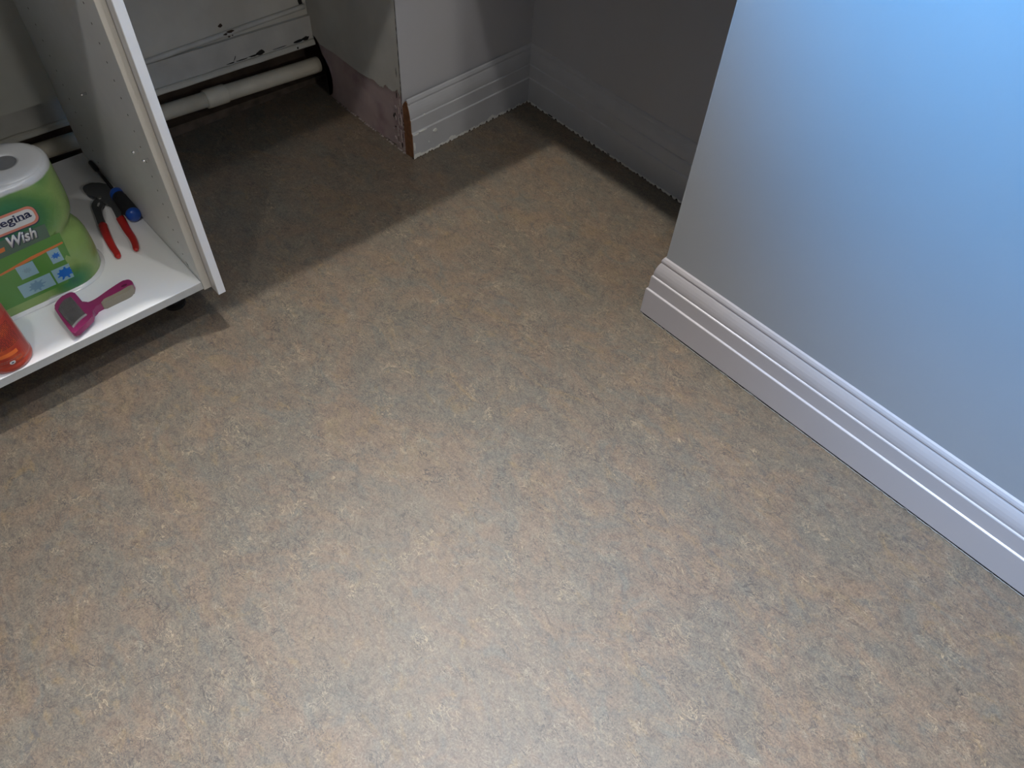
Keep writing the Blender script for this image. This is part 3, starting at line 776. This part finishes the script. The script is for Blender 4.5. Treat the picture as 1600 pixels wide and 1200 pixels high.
link('bit_holder', tube([ont(x) for x in (0, .02, .06, .20, .27, .30)], [.0042, .0056, .0058, .0058, .0050, .0036], seg=14), M_blk, sd, True)

# ------------------------------------------------------------------ slicker brush
M_mag = mat('magenta_plastic', (.26, .020, .105), .35, coat=.2)
M_pad = mat('wire_pad_grey', (.11, .10, .095), .55, bump=.6, bscale=900, col2=(.07, .065, .06), c2s=60, c2t=(.5, .7))
M_gripb = mat('beige_rubber_grip', (.27, .235, .175), .6, bump=.2, bscale=400)
bo = at_z(130, 490, SH)
br = empty('grooming_brush', bo, 'magenta pet grooming brush with a grey wire pad and beige grip', 'brush')
def bplate(name, px, z0, th, m, bev=.002, sm=4, tilt=None, smooth=False):
    zt = SH + z0 + th
    pts = [at_z(x, y, zt - th * .3) for x, y in (smooth_poly(px, sm) if sm else px)]
    bm = prism([(p.x, p.y, SH + z0) for p in pts], (0, 0, th), bev, 3)
    if tilt:
        for v in bm.verts: v.co.z += tilt(v.co)
    for v in bm.verts: v.co -= bo
    return link(name, bm, m, br, smooth)
hx = at_z(112, 490, SH + .02)
head = [(86.5, 484), (87, 478), (92, 470.5), (101, 462), (110, 457.8), (116, 458), (121, 463), (127, 470), (134, 478), (142, 486), (146, 492), (144.5, 497), (134, 508), (121, 519.5), (115.5, 522), (111, 519), (103, 508.5), (94, 496)]
bplate('head', head, .0100, .0120, M_mag, .003, 3)
bplate('pad', [(91, 484), (94, 475.5), (101, 467.5), (110.5, 463.5), (117, 470.5), (126, 481.5), (134, 491), (127.5, 495.5), (119, 503), (113, 510.5), (105, 502), (98, 493.5)], .0215, .0022, M_pad, .0008, 0)
bplate('pad_rim', [(134, 490), (136, 491.5), (129, 496.5), (121, 504), (114.5, 512), (112.5, 510), (119, 502.5), (127, 495)], .0215, .0027, mat('steel_rim', (.45, .43, .41), .35, metal=.4), .0004, 0)
# fine bent wires standing in the pad
bm = bmesh.new(); rnd = random.Random(3)
for i in range(15):
    for j in range(13):
        u, v = (i + .5) / 15, (j + .5) / 13
        p0 = Vector((95, 476)).lerp(Vector((113, 466)), v); p1 = Vector((112, 507)).lerp(Vector((131, 491)), v)
        p = p0.lerp(p1, u)
        q = at_z(p.x, p.y, SH + .024) - bo
        dx, dy = rnd.uniform(-.0006, .0006), -.0012
        add_prism(bm, [q + Vector((-.00018, 0, -.001)), q + Vector((.00018, 0, -.001)), q + Vector((dx + .0001, dy, .0028)), q + Vector((dx - .0001, dy, .0028))], (0, .0002, 0))
o = link('bristles', bm, mat('bristle_wire', (.30, .29, .28), .35, metal=.7), br); o['kind'] = 'stuff'
# supports under the head so it rests on the shelf
bplate('backing', [(104, 470), (112, 466), (136, 492), (140, 498), (120, 514), (112, 510)], .0, .0102, mat('grey_backing', (.20, .19, .20), .6), .001, 3)
han = [(130, 473), (134.5, 475.5), (139, 474.8), (146, 472), (156, 466), (167, 458), (178, 450.5), (189, 443.5), (197, 439.5), (203, 438.8), (208, 442), (209, 447.5), (205, 453), (197, 459), (186, 464.5), (173, 470.5), (160, 476.5), (151, 481.5), (146.5, 485), (145.5, 490), (140, 490), (133, 481)]
def handle_tilt(co):
    d = (Vector((co.x, co.y)) - Vector((bo.x, bo.y))).length
    return 0
bplate('handle', han, .0005, .0165, M_mag, .0022, 2)
bplate('grip', [(159.5, 474), (166, 469), (178, 463.3), (190, 457), (199, 451.5), (204.5, 448), (208.6, 448), (205.5, 454), (197.5, 459.5), (186, 465), (173, 471.2), (161, 476.8)], .0002, .0178, M_gripb, .0022, 3)
hq = at_z(194, 446, SH + .0170) - bo
bm = bmesh.new()
d = (at_z(205, 441, SH + .0172) - at_z(180, 453, SH + .0172)).normalized(); s_ = Vector((-d.y, d.x, 0))
add_prism(bm, [hq + d * .0062 * math.cos(a) + s_ * .0028 * math.sin(a) for a in [i * math.pi / 9 for i in range(18)]], (0, 0, .0003))
link('hanging_hole', bm, mat('dark_magenta', (.09, .004, .03), .6), br)

bpy.context.view_layer.update()
